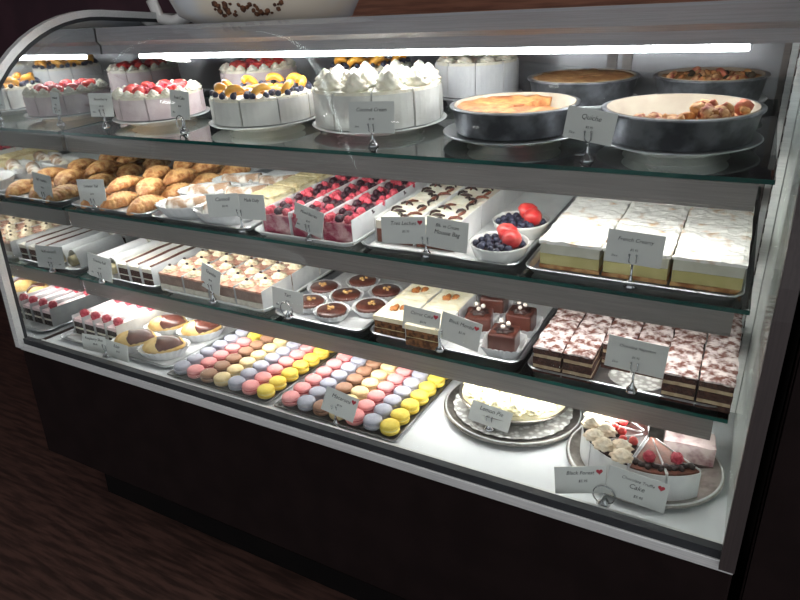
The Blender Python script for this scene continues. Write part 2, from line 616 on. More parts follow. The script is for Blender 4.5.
def card(parent, w, h, c, rx, ry, rz, lines, heart=None):
    """card centre c in the parent's frame; leans back by rx, rolled by ry, turned by rz"""
    b = new(); box(b, -w / 2, w / 2, -h / 2, h / 2, -.0006, .0006)
    o = obj('card', b, CARD, parent, c)
    o.rotation_euler = (Matrix.Rotation(rz, 3, 'Z') @ Matrix.Rotation(PI / 2 - rx, 3, 'X') @ Matrix.Rotation(ry, 3, 'Z')).to_euler()
    for (s, size, x, y) in lines:
        inst('lettering', text_mesh(s, size), o, (x * w, y * h, .0009))
    if heart:
        obj('heart_emblem', heart_bm(heart[0]), HEART, o, (heart[1] * w, heart[2] * h, .0007))
    return o


def clip(parent, h, prongs=True, ring=False):
    b = new()
    lathe(b, [(.012, 0), (.0125, .002), (.010, .006), (.004, .014), (.0022, .022), (.0022, max(.024, h))], 20)
    obj('clip_base', b, CHROME, parent, smooth=True)
    b = new()
    if ring:
        tube(b, [(.019 * math.cos(2 * PI * i / 20), -.006, .024 + .019 * math.sin(2 * PI * i / 20)) for i in range(20)], .0014, 6, closed=True)
        obj('ring_clip', b, CHROME, parent, smooth=True)
    elif prongs:
        for x in (-.006, .006):
            tube(b, [(0, 0, h - .002), (x, -.003, h + .004), (x, -.004, h + .016)], .0013, 6)
            blob(b, (x, -.004, h + .018), .0024, sub=1, amp=0)
        obj('clip_prong', b, CHROME, parent, smooth=True)


def sign(label, x, y, z, w, h, lift, text, rz=0., roll=0., lean=.15, sub=True, heart=False, price=True, ring=False, size=None, dx=0.):
    t = thing('price_sign', label, 'price sign', (x, y, z), rz, 'price cards')
    clip(t, lift, ring=ring)
    size = size or min(.0125, w * 1.3 / max(6, len(text)))
    L = [(text, size, 0, .24)]
    if sub:
        L.append(('$5.95', .006, 0, -.06))
    if price:
        L.append(('Slice', .006, -.33, -.3))
    card(t, w, h, (dx, .002, lift + h / 2 * math.cos(lean)), lean, roll, 0, L, (.006, .38, .3) if heart else None)
    return t


def twin_sign(label, x, y, z, lift, A, B, rz=0., ring=False, lean=.15):
    """two cards in one holder; A and B are dicts w,h,text,rz,roll,heart"""
    t = thing('price_sign', label, 'price sign', (x, y, z), rz, 'price cards')
    clip(t, max(.016, lift), ring=ring)
    for s, q in ((-1, A), (1, B)):
        w, h = q['w'], q['h']
        a = q.get('rz', 0)
        cx = s * (w / 2 + .001) * math.cos(a)
        cy = s * (w / 2) * math.sin(a)
        L = [(l, q.get('size') or min(.0125, w * 1.3 / max(6, len(l))), 0, .26 - .22 * k) for k, l in enumerate(q['text'])]
        if q.get('sub', True):
            L.append(('$5.95', .007, .05, .26 - .22 * len(q['text']) - .08))
        card(t, w, h, (cx, cy + .002 * (1 if s > 0 else 1.6), lift + h / 2 + q.get('dz', 0)), lean, q.get('roll', 0), a, L, (.006, .38, .3) if q.get('heart') else None)
    return t


# ------------------------------------------------------------------ round cakes cut into papered slices
def wedge(bm, r, h, a, z0=0., mi=0, mtop=None, n=6, dx=0.):
    P = [(dx, 0)] + [(dx + r * math.cos(-a / 2 + a * i / n), r * math.sin(-a / 2 + a * i / n)) for i in range(n + 1)]
    lo = [bm.verts.new((x, y, z0)) for x, y in P]
    hi = [bm.verts.new((x, y, z0 + h)) for x, y in P]
    m = len(P)
    for i in range(m):
        j = (i + 1) % m
        bm.faces.new((lo[i], lo[j], hi[j], hi[i])).material_index = mi
    bm.faces.new(lo[::-1]).material_index = mi
    bm.faces.new(hi).material_index = mi if mtop is None else mtop


def paper_wrap(bm, r, h, a, dx, n=6, th=.0012):
    """paper strip round the outer face and both cut faces of a wedge"""
    for s in (-1, 1):
        ux, uy = math.cos(s * a / 2), math.sin(s * a / 2)
        nx, ny = -uy * s * th, ux * s * th
        q = [(dx + .012 * ux, .012 * uy), (dx + r * ux, r * uy)]
        loft(bm, [[(x, y, .0005) for x, y in q] + [(x + nx, y + ny, .0005) for x, y in q[::-1]],
                  [(x, y, h) for x, y in q] + [(x + nx, y + ny, h) for x, y in q[::-1]]])
    o = [(dx + (r + .001) * math.cos(-a / 2 + a * i / n), (r + .001) * math.sin(-a / 2 + a * i / n)) for i in range(n + 1)]
    i_ = [(dx + (r + .001 + th) * math.cos(-a / 2 + a * i / n), (r + .001 + th) * math.sin(-a / 2 + a * i / n)) for i in range(n, -1, -1)]
    loft(bm, [[(x, y, .0005) for x, y in o + i_], [(x, y, h - .004) for x, y in o + i_]])


ROS = {}


def rosette_mesh(key, r, h, lobes, m):
    if key not in ROS:
        b = new(); rosette(b, (0, 0, 0), r, h, lobes)
        ROS[key] = mesh_of('rosette', b, m)
    return ROS[key]


b = new()
for i in range(1):
    lathe(b, [(.001, 0), (.010, .001), (.013, .006), (.0125, .012), (.008, .020), (.001, .024)], 18)
STRAW_ME = mesh_of('strawberry', b, STRAW)
b = new(); blob(b, (0, 0, .0065), .0078, amp=.05)
BLUE_ME = mesh_of('blueberry', b, BLUEB)
b = new(); blob(b, (0, 0, .007), (.0085, .0085, .0085), amp=.35, fr=7, sub=3)
RASP_ME = mesh_of('raspberry', b, RASP)
b = new(); blob(b, (0, 0, .007), (.0085, .0085, .008), amp=.35, fr=7, sub=3, seed=3)
DBER_ME = mesh_of('blackberry', b, DBERRY)
b = new()
tube(b, [(.017 * math.cos(t), .017 * math.sin(t), .006 + .004 * math.sin(t)) for t in [PI * i / 9 for i in range(10)]], [.002, .005, .0068, .0074, .0076, .0076, .0074, .0068, .005, .002], 10)
MAND_ME = mesh_of('mandarin_segment', b, ORANGE)


def round_cake(kind, lab, group, x, y, z, r, h, n, skip=(), body=CREAM, paper=PAPER, a0=0., where='plate', ph=None):
    a = 2 * PI / n
    dx = -.6 * r
    first = None
    cnt = 0
    # nearest slice faces -y; count clockwise as seen from above (towards the left)
    for k in range(n):
        if k in skip:
            continue
        th = -PI / 2 + a0 - a * k
        rr = .6 * r + .002
        loc = (x + rr * math.cos(th), y + rr * math.sin(th), z)
        label = f'{lab}, {ORD[k]} slice clockwise from the front'
        if first is None:
            t = thing('cake_slice', label, 'cake slice', loc, th, group)
            b = new(); wedge(b, r - .002, h, a * .97, dx=dx); obj('sponge', b, body, t)
            b = new(); paper_wrap(b, r, ph or h * .97, a * .968, dx); obj('paper_band', b, paper, t)
            if kind == 'coconut':
                inst('rosette', rosette_mesh('coco', .028, .040, 7, CREAM), t, (dx + r * .80, -.0, h - .001))
                inst('rosette', rosette_mesh('coco2', .022, .034, 7, CREAM), t, (dx + r * .46, .0, h - .001))
            elif kind == 'strawberry':
                for s in (-.5, .5):
                    inst('rosette', rosette_mesh('sm', .0165, .019, 8, CREAM), t, (dx + r * .86, s * a * r * .42, h - .001))
                inst('strawberry', STRAW_ME, t, (dx + r * .55, .008, h), (1.1, .3, .4), 1.4)
                inst('strawberry', STRAW_ME, t, (dx + r * .62, -.016, h), (-1.0, .2, 1.4), 1.1)
                inst('raspberry', RASP_ME, t, (dx + r * .36, .0, h), (0, 0, 0), 1.1)
            elif kind == 'orange':
                for s in (-.5, .5):
                    inst('rosette', rosette_mesh('sm', .0165, .019, 8, CREAM), t, (dx + r * .9, s * a * r * .3, h - .006), (0, 0, 0), .7)
                inst('mandarin_segment', MAND_ME, t, (dx + r * .70, .008, h + .003), (.5, .3, -1.2), 1.25)
                inst('mandarin_segment', MAND_ME, t, (dx + r * .45, -.004, h + .002), (-.4, .2, .6), 1.1)
                for q, (u, v) in enumerate(((.88, .02), (.80, -.028), (.93, -.012), (.6, .03), (.58, -.022))):
                    inst('blueberry', BLUE_ME, t, (dx + r * u, v, h), (0, 0, 0), 1.05)
            elif kind == 'plain':
                inst('rosette', rosette_mesh('pl', .021, .017, 7, CREAM), t, (dx + r * .76, 0, h - .001))
            first = t
        else:
            dup(first, loc, th, label, group)
    return first


Z1 = 1.123
mark = names()
PH = .021
plate('white plate under the strawberry cream cake, left end of top shelf', .215, .432, Z1, .136, h=.019)
round_cake('strawberry', 'pink papered strawberry cake, front left of top shelf', 'strawberry cake slices', .215, .432, Z1 + PH, .119, .060, 9, paper=PPAPER, a0=.2)
plate('white plate under the mandarin and blueberry cake on the top shelf', .583, .445, Z1, .148, h=.019)
round_cake('orange', 'mandarin and blueberry cream cake on top shelf', 'mandarin cake slices', .583, .445, Z1 + PH, .132, .062, 9, paper=GPAPER, a0=-.1)
plate('white plate under the coconut cream cake on the top shelf', .908, .478, Z1, .164, h=.019)
round_cake('coconut', 'tall coconut cream cake with big whipped rosettes', 'coconut cake slices', .908, .478, Z1 + PH, .151, .082, 10, paper=GPAPER, a0=.12)

# rear row of the top shelf
ZR = 1.123
plate('white plate under the strawberry topped cake in the rear row', .28, .80, ZR, .13, h=.028)
round_cake('strawberry', 'strawberry cake, rear row of top shelf', 'rear strawberry cake slices', .28, .80, ZR + .030, .118, .07, 9, paper=PPAPER)
plate('white plate under the mandarin cake hidden behind the coconut cake', .70, .80, ZR, .13, h=.028)
round_cake('orange', 'mandarin cake behind the coconut cake', 'rear mandarin cake slices', .70, .80, ZR + .030, .116, .076, 9)
plate('white plate under the plain cream cake in the rear row', 1.02, .83, ZR, .125, h=.028)
round_cake('plain', 'plain white cream cake, rear row of top shelf', 'rear cream cake slices', 1.02, .83, ZR + .030, .110, .086, 9)


# baking pans with quiches
def pan(label, x, y, z, r, h, fill, sector, topm, seed, chunks=0, base=.0):
    t = thing('springform_pan', label, 'baking pan', (x, y, z))
    b = new()
    lathe(b, [(r * .02, 0), (r * .90, 0), (r * .93, .002), (r, h), (r + .005, h + .001), (r + .005, h + .005), (r - .003, h + .005), (r * .905, .006), (r * .02, .005)], 64)
    obj('pan_wall', b, PAN, t, smooth=True)
    b = new()
    lathe(b, [(r * .02, .0056), (r * .895, .0066), (r - .0045, h + .006), (r - .0062, h + .006), (r * .87, .0085), (r * .02, .0075)], 64)
    obj('parchment_lining', b, LINER, t, smooth=True)
    # filling: a bumpy sector of a disc
    a0, a1 = sector
    pile = seed == 5.
    full = abs(a1 - a0) > 2 * PI - .01
    N, K = 48, 10
    b = new()
    rows = []
    for i in range(N + 1):
        th = a0 + (a1 - a0) * i / N
        row = []
        for k in range(K + 1):
            u = .03 + .97 * k / K
            rr = u * (r - .0095)
            zz = fill + .004 * noise.noise(Vector((rr * math.cos(th) * 55 + seed, rr * math.sin(th) * 55, seed))) + .003 * (k == K)
            row.append((rr * math.cos(th), rr * math.sin(th), zz))
        bot = [(p[0] * .9, p[1] * .9, .009) for p in row[::-1]]
        rows.append(row + bot)
    if full:
        rows = rows[:-1] + [rows[0]]
    loft(b, rows, not full, not full)
    bmesh.ops.remove_doubles(b, verts=b.verts, dist=1e-6)
    obj('filling', b, topm, t, smooth=True)
    for q in range(chunks):
        th = a0 + (a1 - a0) * rnd.uniform(.03, .97)
        rr = (r - .02) * math.sqrt(rnd.uniform(.06, .95))
        b = new()
        s = rnd.uniform(.008, .016) if seed < 10 else rnd.uniform(.006, .011)
        blob(b, (0, 0, 0), (s * 1.3, s, s * .7), rnd.random() * 9, .35, 2.5, 2)
        obj('topping_chunk', b, rnd.choice([CHUNK, CHUNK, CRUST, PINKF, CRUST2 if pile else GREENB]), t, (rr * math.cos(th), rr * math.sin(th), fill + s * .35 + (.014 if pile and th > -.9 else 0)), (rnd.random(), rnd.random(), rnd.random() * 6), smooth=True)
    return t


plate('grey metal plate under the golden quiche pan, front of top shelf', 1.262, .438, Z1, .152, m=TRAY, h=.019)
pan('dark springform pan of golden quiche with a portion missing at right', 1.262, .438, Z1 + .0175, .131, .050, .047, (1.15, 2 * PI + .05), CRUST, 2.)
plate('grey metal plate under the half empty pan at the right end', 1.588, .43, Z1, .146, m=TRAY, h=.019)
pan('dark springform pan mostly eaten, chunks left at the front right', 1.588, .43, Z1 + .0175, .137, .052, .034, (-2.75, .62), CHUNK, 5., 44)
plate('white plate under the full brown quiche in the rear row', 1.325, .765, ZR, .135, h=.03)
plate('white plate under the crumble pan at the rear right', 1.607, .80, ZR, .125, h=.03)
pan('full brown quiche pan in the rear row behind the golden quiche', 1.325, .765, ZR + .027, .128, .05, .051, (0, 2 * PI), CRUST2, 9.)
pan('brown crumble topped pan in the rear row, at its right end', 1.607, .80, ZR + .027, .117, .05, .046, (0, 2 * PI), CRUST2, 12., 46)

sign('Coconut Cream price card on a clip before the coconut cake', 1.0, .285, Z1, .112, .064, .03, 'Coconut Cream', 0, .03)
sign('Quiche price card leaning between the two pans', 1.456, .275, Z1, .09, .056, .036, 'Quiche', -.1, -.13, lean=.1)
sign('small price card between the strawberry and mandarin cakes', .415, .315, Z1, .085, .068, .035, 'Fruit Cake', -.2, -.03, ring=True)
sign('price card at the left of the strawberry cake', .115, .315, Z1, .072, .062, .03, 'Strawberry', .3, -.03)
settle(0, mark)

# ------------------------------------------------------------------ middle shelf
mark = names()
Z2 = .915
TR = .0045
tray('metal tray of golden flaky pastries, left end of the second shelf', .03, .345, .205, .96, Z2, liner=FPAPER)
tray('metal tray of paper wrapped cannoli on the second shelf', .352, .69, .205, .96, Z2, liner=PAPER)
tray('white rimmed tray of berry slices on the second shelf', .70, .985, .205, .96, Z2, m=PLASTIC, liner=PAPER)
tray('metal tray with chocolate curl slices and berry dishes', .992, 1.355, .215, .96, Z2, liner=PAPER)
tray('metal tray of dusted custard squares, right end of second shelf', 1.364, 1.745, .215, .96, Z2)


def flaky_bm(seed):
    b = new()
    N, n = 60, 18
    loops = []
    for i in range(N + 1):
        u = i / N
        y = (u - .5) * .135
        R = .033 * (math.sin(PI * (u * .94 + .03)) ** .75) * (1 - .25 * u)
        R0 = R
        l = []
        for k in range(n):
            t = 2 * PI * k / n
            R = R0 * (1 + .13 * (1 - ((u * 13 + .8 * math.cos(t)) % 1)))
            x = R * 1.2 * math.cos(t) + .006 * math.sin(PI * u)
            z = max(0, R * .68 * math.sin(t) + R * .5)
            jj = noise.noise(Vector((u * 9 + seed, t * 1.5, seed))) * .002
            l.append((x + jj, y, z + max(0, jj)))
        loops.append(l)
    loft(b, loops)
    return b


FL = [mesh_of('pastry', flaky_bm(s), FLAKE) for s in (1., 4., 8.)]
rowname = ['front', 'second', 'third', 'fourth', 'fifth', 'sixth']
colname = ['left', 'middle', 'right']
for j in range(4):
    for i in range(3):
        xx, yy = .088 + i * .097 + rnd.uniform(-.005, .005), .275 + j * .118 + rnd.uniform(-.006, .006)
        o = bpy.data.objects.new('flaky_pastry', FL[(i + j) % 3])
        o.location = (xx, yy, Z2 + TR)
        o.rotation_euler = (0, 0, rnd.uniform(-.3, .3))
        COL.objects.link(o)
        tag(o, f'golden ridged flaky pastry, {rowname[j]} row {colname[i]} in the leftmost tray', 'pastry', 'flaky pastries')
        # a shorter one leaning on top of the gap
for i in range(2):
    for j in range(3):
        o = bpy.data.objects.new('flaky_pastry', FL[(i + j + 1) % 3])
        o.location = (.137 + i * .097, .33 + j * .118, Z2 + TR + .034)
        o.rotation_euler = (.12, 0, rnd.uniform(-.5, .5))
        o.scale = (.9, .9, .8)
        COL.objects.link(o)
        tag(o, f'golden flaky pastry piled on top, {rowname[j]} of the upper {"left" if i == 0 else "right"} row', 'pastry', 'flaky pastries')


def boat_bm(rx, ry, h, n=72, pleats=24, flare=1.35):
    b = new()
    P = [(.05, 0), (.72, 0), (.80, .3), (.93, .75), (1.0, 1.0), (1.0, 1.01), (.90, .76), (.77, .32), (.69, .05), (.05, .04)]
    def w(t, k):
        return 1 + (.035 if 2 <= k <= 7 else 0) * math.cos(pleats * t)
    lathe(b, [(r, z * h) for r, z in P], n, sx=rx, sy=ry, wob=w)
    return b


BOAT = mesh_of('paper_boat', boat_bm(.062, .088, .036), PAPER)


def shell_bm():
    b = new()
    n, N = 20, 16
    loops = []
    for i in range(N + 1):
        u = i / N
        R = .019 + .004 * abs(2 * u - 1)
        loops.append([(R * math.cos(2 * PI * k / n), (u - .5) * .11, R * math.sin(2 * PI * k / n) + .0002 * k) for k in range(n)])
    loft(b, loops)
    return b


SHELLM = mat('sugared_cannoli_shell', (232, 226, 218), .8, c2=(164, 132, 106), scale=34, lo=.44, hi=.6, bump=.3)
SHELL = mesh_of('cannoli_shell', shell_bm(), SHELLM)
b = new(); blob(b, (0, 0, 0), (.018, .014, .018), 2., .25, 3., 2)
CRE = mesh_of('cream_end', b, CREAM)


def cannoli(label, x, y, rz, s=1.):
    t = thing('cannoli', label, 'cannoli', (x, y, Z2 + TR), rz, 'cannoli in paper boats')
    inst('paper_boat', BOAT, t, (0, 0, 0), (0, 0, 0), s)
    inst('pastry_shell', SHELL, t, (0, 0, .025), (0, 0, 0), s)
    inst('cream_filling', CRE, t, (0, -.054, .025), (0, 0, 0), .9)
    inst('cream_filling', CRE, t, (0, .054, .025), (0, 0, 0), .9)


for k, (x, y, rz, w) in enumerate([(.448, .272, -1.1, 'front left of its tray'), (.58, .268, -1.2, 'front right of its tray behind the twin card'),
                                   (.41, .388, -1.05, 'left of the second row'), (.535, .40, -1.1, 'right of the second row'),
                                   (.43, .50, -1.2, 'left of the third row'), (.55, .52, -1.2, 'right of the third row')]):
    cannoli('sugared cannoli in white paper boat, ' + w, x, y, rz)

# yellow custard slices at the right of that tray
for j in range(3):
    t = thing('custard_slice', f'yellow layered custard slice beside the cannoli, {ORD[j]} from the front', 'cake slice', (.64, .375 + j * .1, Z2 + TR), 0, 'yellow custard slices')
    b = new(); wavy_box(b, -.04, .04, -.045, .045, 0, .02); obj('pastry_base', b, FLAKE, t)
    b = new(); wavy_box(b, -.038, .038, -.043, .043, .02, .045); obj('custard_layer', b, YCREAM, t)
    b = new(); wavy_box(b, -.04, .04, -.045, .045, .045, .053, amp=.003); obj('pastry_lid', b, YSPONGE, t)


# mixed berry slices
def berry_slice():
    t = thing('berry_slice', '', 'cake slice', (0, 0, 0), 0, 'mixed berry slices')
    b = new(); wavy_box(b, -.038, .038, -.075, .075, 0, .046, amp=.001); obj('marbled_cake', b, BERRYC, t)
    for s in (-1, 1):
        b = new(); box(b, s * .0405 - .0006, s * .0405 + .0006, -.077, .077, 0, .057); obj('paper_side', b, PAPER, t)
    R = random.Random(3)
    for a in range(3):
        for c in range(6):
            me = R.choice([RASP_ME, RASP_ME, DBER_ME])
            inst('berry', me, t, (-.024 + a * .024 + R.uniform(-.003, .003), -.066 + c * .0265 + R.uniform(-.003, .003), .0445), (R.random(), R.random(), R.random() * 6), R.uniform(1.05, 1.4))
    return t


first = None
for j in range(3):
    for i in range(3):
        lab = f'mixed berry slice topped with red and dark berries, {ORD[i]} from the left in {["front", "second", "rear"][j]} row'
        loc = (.768 + i * .085, .30 + j * .156, Z2 + TR)
        if first is None:
            first = berry_slice()
            first.location = loc
            first['label'] = lab
        else:
            dup(first, loc, 0, lab)


# cream slabs with chocolate curls
def curl_slice():
    t = thing('cream_slice', '', 'cake slice', (0, 0, 0), 0, 'chocolate curl cream slices')
    b = new(); box(b, -.044, .044, -.074, .074, 0, .032, bev=.002); obj('chocolate_base', b, MOUSSE, t)
    b = new(); wavy_box(b, -.044, .044, -.074, .074, .032, .052, amp=.002); obj('cream_top', b, CREAM, t)
    for s in (-1, 1):
        b = new(); box(b, s * .0465 - .0006, s * .0465 + .0006, -.076, .076, 0, .056); obj('paper_side', b, PAPER, t)
    R = random.Random(5)
    for k in range(11):
        b = new()
        L = R.uniform(.010, .02)
        tube(b, [(-L, 0, 0), (-L * .4, L * .25, .003), (L * .4, L * .2, .003), (L, -L * .2, 0)], [.002, .0034, .0034, .002], 6)
        obj('chocolate_curl', b, DCHOC if k % 3 else MOUSSE, t, (R.uniform(-.033, .033), -.064 + .0128 * k, .0545), (0, 0, R.uniform(0, 6)), smooth=True)
    return t


first = None
for j in range(3):
    for i in range(2):
        lab = f'white cream slice with chocolate curls, {["left", "right"][i]} of the {["front", "second", "rear"][j]} pair'
        loc = (1.062 + i * .096, .335 + j * .155, Z2 + TR)
        if first is None:
            first = curl_slice()
            first.location = loc
            first['label'] = lab
        else:
            dup(first, loc, 0, lab)


def ramekin(label, x, y, r):
    t = thing('berry_ramekin', label, 'ramekin', (x, y, Z2 + TR), 0, 'berry ramekins')
    b = new()
    lathe(b, [(r * .04, 0), (r * .80, 0), (r * .84, .002), (r * .99, .028), (r, .032), (r * .97, .0325), (r * .94, .028), (r * .78, .008), (r * .04, .007)], 48, wob=lambda q, k: 1 + (.006 * math.cos(28 * q) if 2 <= k <= 3 else 0))
    obj('dish', b, CERAM, t, smooth=True)
    b = new(); lathe(b, [(r * .8, .009), (r * .90, .024), (r * .04, .026)], 36); obj('berry_jelly', b, DBERRY, t, smooth=True)
    R = random.Random(int(x * 100))
    for k in range(26):
        a = k * 2.4
        d = r * .80 * math.sqrt((k + .5) / 26)
        if d * math.cos(a - .8) > r * .18 and k > 3 and abs(d) < r * .6:
            continue
        inst('blueberry', BLUE_ME, t, (d * math.cos(a), d * math.sin(a), .022), (0, 0, 0), R.uniform(.85, 1.1))
    for a, q in ((2.0, 1.7), (.5, 1.55)):
        inst('strawberry', STRAW_ME, t, (r * .36 * math.cos(a), r * .36 * math.sin(a), .034), (1.2, .2, a), q)


ramekin('white ramekin of blueberries and strawberries, the one nearest the glass', 1.298, .275, .06)
ramekin('white ramekin of blueberries and strawberries, behind the nearest one', 1.296, .418, .062)


# custard squares
def custard_square():
    t = thing('custard_square', '', 'cake slice', (0, 0, 0), 0, 'dusted custard squares')
    b = new(); wavy_box(b, -.057, .057, -.071, .071, 0, .008, amp=.001); obj('pastry_base', b, FLAKE, t)
    b = new(); wavy_box(b, -.0555, .0555, -.07, .07, .008, .03, amp=.001); obj('custard_layer', b, CUSTARD, t)
    b = new(); wavy_box(b, -.0555, .0555, -.07, .07, .03, .05, amp=.001); obj('cream_layer', b, mat('pale_custard_cream', (206, 204, 190), .5, c2=(196, 194, 178), scale=30, bump=.1), t)
    b = new(); wavy_box(b, -.058, .058, -.0725, .0725, .05, .058, amp=.004, nx=14, ny=20, side=.003); obj('pastry_lid', b, PUFF, t)
    return t


first = None
for j in range(3):
    for i in range(3):
        lab = f'sugar dusted custard square, {colname[i]} one of the {["front", "second", "rear"][j]} row'
        loc = (1.446 + i * .119, .318 + j * .147, Z2 + TR)
        if first is None:
            first = custard_square()
            first.location = loc
            first['label'] = lab
        else:
            o = dup(first, loc, 0, lab)
            o.rotation_euler = (0, 0, rnd.choice([0, PI]) + rnd.uniform(-.006, .006))

sign('plain price card standing among the golden flaky pastries', .125, .225, Z2 + .0, .10, .072, .012, 'Lobster Tail', .1, .05)
twin_sign('twin price cards, one reading Cannoli, before the paper boats', .664, .222, Z2, .036, dict(w=.086, h=.055, text=['Cannoli'], rz=.25, roll=.06), dict(w=.084, h=.06, text=['Made Daily'], rz=-.1, roll=.08, sub=False), ring=False)
sign('Mixed Berries Mousse price card before the berry slices', .868, .215, Z2 + .006, .10, .058, .018, 'Mixed Berries', -.25, -.1)
twin_sign('twin price cards reading Tres Leches and Black vs Cream', 1.153, .232, Z2, .024, dict(w=.098, h=.057, text=['Tres Leches'], rz=.15, roll=.05, heart=True), dict(w=.098, h=.062, text=['Blk. vs Cream', 'Mousse Bag'], rz=-.12, roll=-.01, sub=False))
sign('French Creamy price card before the custard squares', 1.563, .228, Z2, .096, .058, .044, 'French Creamy', 0, -.04)
settle(1, mark)

# ------------------------------------------------------------------ bottom shelf
mark = names()
Z3 = .708
tray('metal tray of striped cream slices, left end of the third shelf', .03, .335, .21, .96, Z3, liner=PAPER)
tray('white tray of chocolate cream slices on the third shelf', .345, .72, .21, .96, Z3, m=PLASTIC)
tray('metal tray of chocolate tarts in paper cups', .735, 1.0, .21, .96, Z3, liner=FPAPER)
tray('metal tray of carrot slices and chocolate cubes', 1.006, 1.372, .215, .96, Z3, liner=PAPER)
tray('metal tray of chocolate napoleons, right end of third shelf', 1.382, 1.752, .21, .96, Z3)


def layered(t, w, l, layers, z=0):
    """stack of layers; each (name, height, material, inset)"""
    for nm, hh, m, ins in layers:
        b = new(); wavy_box(b, -w / 2 + ins, w / 2 - ins, -l / 2 + ins, l / 2 - ins, z, z + hh, amp=.0015)
        obj(nm, b, m, t)
        z += hh
    return z


def striped():
    t = thing('striped_slice', '', 'cake slice', (0, 0, 0), 0, 'striped cream slices')
    z = layered(t, .04, .2, [('sponge_layer', .018, CAKE, 0), ('cream_layer', .004, CREAM, .001), ('sponge_layer', .018, CAKE, 0), ('cream_top', .012, CREAM, 0)])
    for s in (-1, 1):
        b = new(); box(b, s * .0225 - .0006, s * .0225 + .0006, -.103, .103, 0, .06); obj('paper_side', b, PAPER, t)
    b = new(); tube(b, [(0, -.085, z + .001), (.003, -.03, z + .002), (-.003, .03, z + .002), (0, .085, z + .001)], .004, 8); obj('chocolate_stripe', b, CHOC, t, smooth=True)
    return t


first = None
for i in range(3):
    lab = f'cream slice with a chocolate stripe in paper, {ORD[i]} one right of its card'
    loc = (.197 + i * .049, .325, Z3 + TR)
    if first is None:
        first = striped(); first.location = loc; first['label'] = lab
    else:
        dup(first, loc, 0, lab)
for i in range(5):
    dup(first, (.075 + i * .05, .52, Z3 + TR), 0, f'cream slice with a chocolate stripe in the rear row, {ORD[i]} from the left')
# folded paper wrapped rolls behind the card
for i in range(2):
    t = thing('wrapped_roll', f'pastry roll in a curved white paper fold, {["leftmost of its tray", "second from the left of its tray"][i]}', 'pastry', (.075 + i * .06, .325, Z3 + TR), 0, 'paper folded rolls')
    b = new()
    out = [(.026 * math.cos(a), .058 * (math.sin(a)) ** .8) for a in [PI * k / 14 for k in range(15)]]
    inn = [(x * .93, max(0, z * .95)) for x, z in out[::-1]]
    P = out + inn
    loft(b, [[(x, y, max(z, 0)) for x, z in P] for y in (-.085, -.03, .03, .085)])
    obj('paper_fold', b, PAPER, t, smooth=False)
    b = new(); tube(b, [(0, -.095, .024), (0, 0, .026), (0, .09, .024)], [.016, .022, .018], 14); obj('cream_roll', b, YSPONGE, t, smooth=True)


def choc_cream():
    t = thing('chocolate_cream_slice', '', 'cake slice', (0, 0, 0), 0, 'chocolate cream slices')
    layered(t, .084, .12, [('sponge_layer', .022, mat('white_sponge', (216, 209, 196), .8, c2=(200, 192, 178), scale=70, bump=.2), 0), ('mousse_layer', .026, mat('grey_cocoa_mousse', (150, 130, 120), .6, c2=(136, 116, 106), scale=40, bump=.1), .0005),
                            ('cocoa_top', .006, mat('dusty_cocoa_top', (178, 124, 104), .85, c2=(206, 166, 146), scale=60, bump=.4), 0)])
    for s in (-1, 1):
        b = new(); box(b, s * .0438 - .0005, s * .0438 + .0005, -.06, .06, 0, .056); obj('paper_side', b, FPAPER, t)
    for k, (x, y) in enumerate(((-.02, -.036), (.02, -.012), (-.018, .016), (.021, .042))):
        r = inst('rosette', rosette_mesh('cc', .0195, .016, 8, mat('vanilla_rosette', (240, 226, 198), .6, c2=(226, 206, 172), scale=80, bump=.3)), t, (x, y, .053))
        b = new(); blob(b, (0, 0, .0165), (.005, .004, .004), k, .1); obj('coffee_bean', b, DCHOC, r, smooth=True)
    return t


first = None
for j in range(3):
    for i in range(4):
        lab = f'cocoa dusted cream slice with rosettes and beans, {ORD[i]} from the left in {["front", "second", "rear"][j]} row'
        loc = (.392 + i * .0905, .278 + j * .125, Z3 + TR)
        if first is None:
            first = choc_cream(); first.location = loc; first['label'] = lab
        else:
            dup(first, loc, 0, lab)

CUP = mesh_of('paper_cup', boat_bm(.0455, .0455, .020, 96, 28), PAPER)


def tart():
    t = thing('chocolate_tart', '', 'tart', (0, 0, 0), 0, 'chocolate tarts in paper cups')
    inst('paper_cup', CUP, t)
    b = new(); lathe(b, [(.001, .003), (.030, .003), (.0368, .020), (.035, .0225), (.001, .0235)], 40); obj('chocolate_filling', b, CHOC, t, smooth=True)
    R = random.Random(2)
    for k in range(6):
        b = new(); blob(b, (0, 0, 0), (.006, .004, .0035), k, .3, 3, 1)
        obj('nut_piece', b, NUT, t, (R.uniform(-.009, .009), R.uniform(-.009, .009), .0262), (0, 0, R.random() * 6), smooth=True)
    return t


first = None
for k, (x, y, w) in enumerate([(.803, .283, 'front left, beside its price card'), (.884, .262, 'front middle of its tray'), (.958, .322, 'right side, second from the front'),
                               (.866, .355, 'middle of the second row'), (.784, .376, 'left end of the second row'), (.948, .417, 'right of the third row'), (.858, .45, 'left of the third row')]):
    lab = 'dark chocolate tart with nut pieces, ' + w
    if first is None:
        first = tart(); first.location = (x, y, Z3 + TR); first['label'] = lab
    else:
        o = dup(first, (x, y, Z3 + TR), rnd.random() * 6, lab)


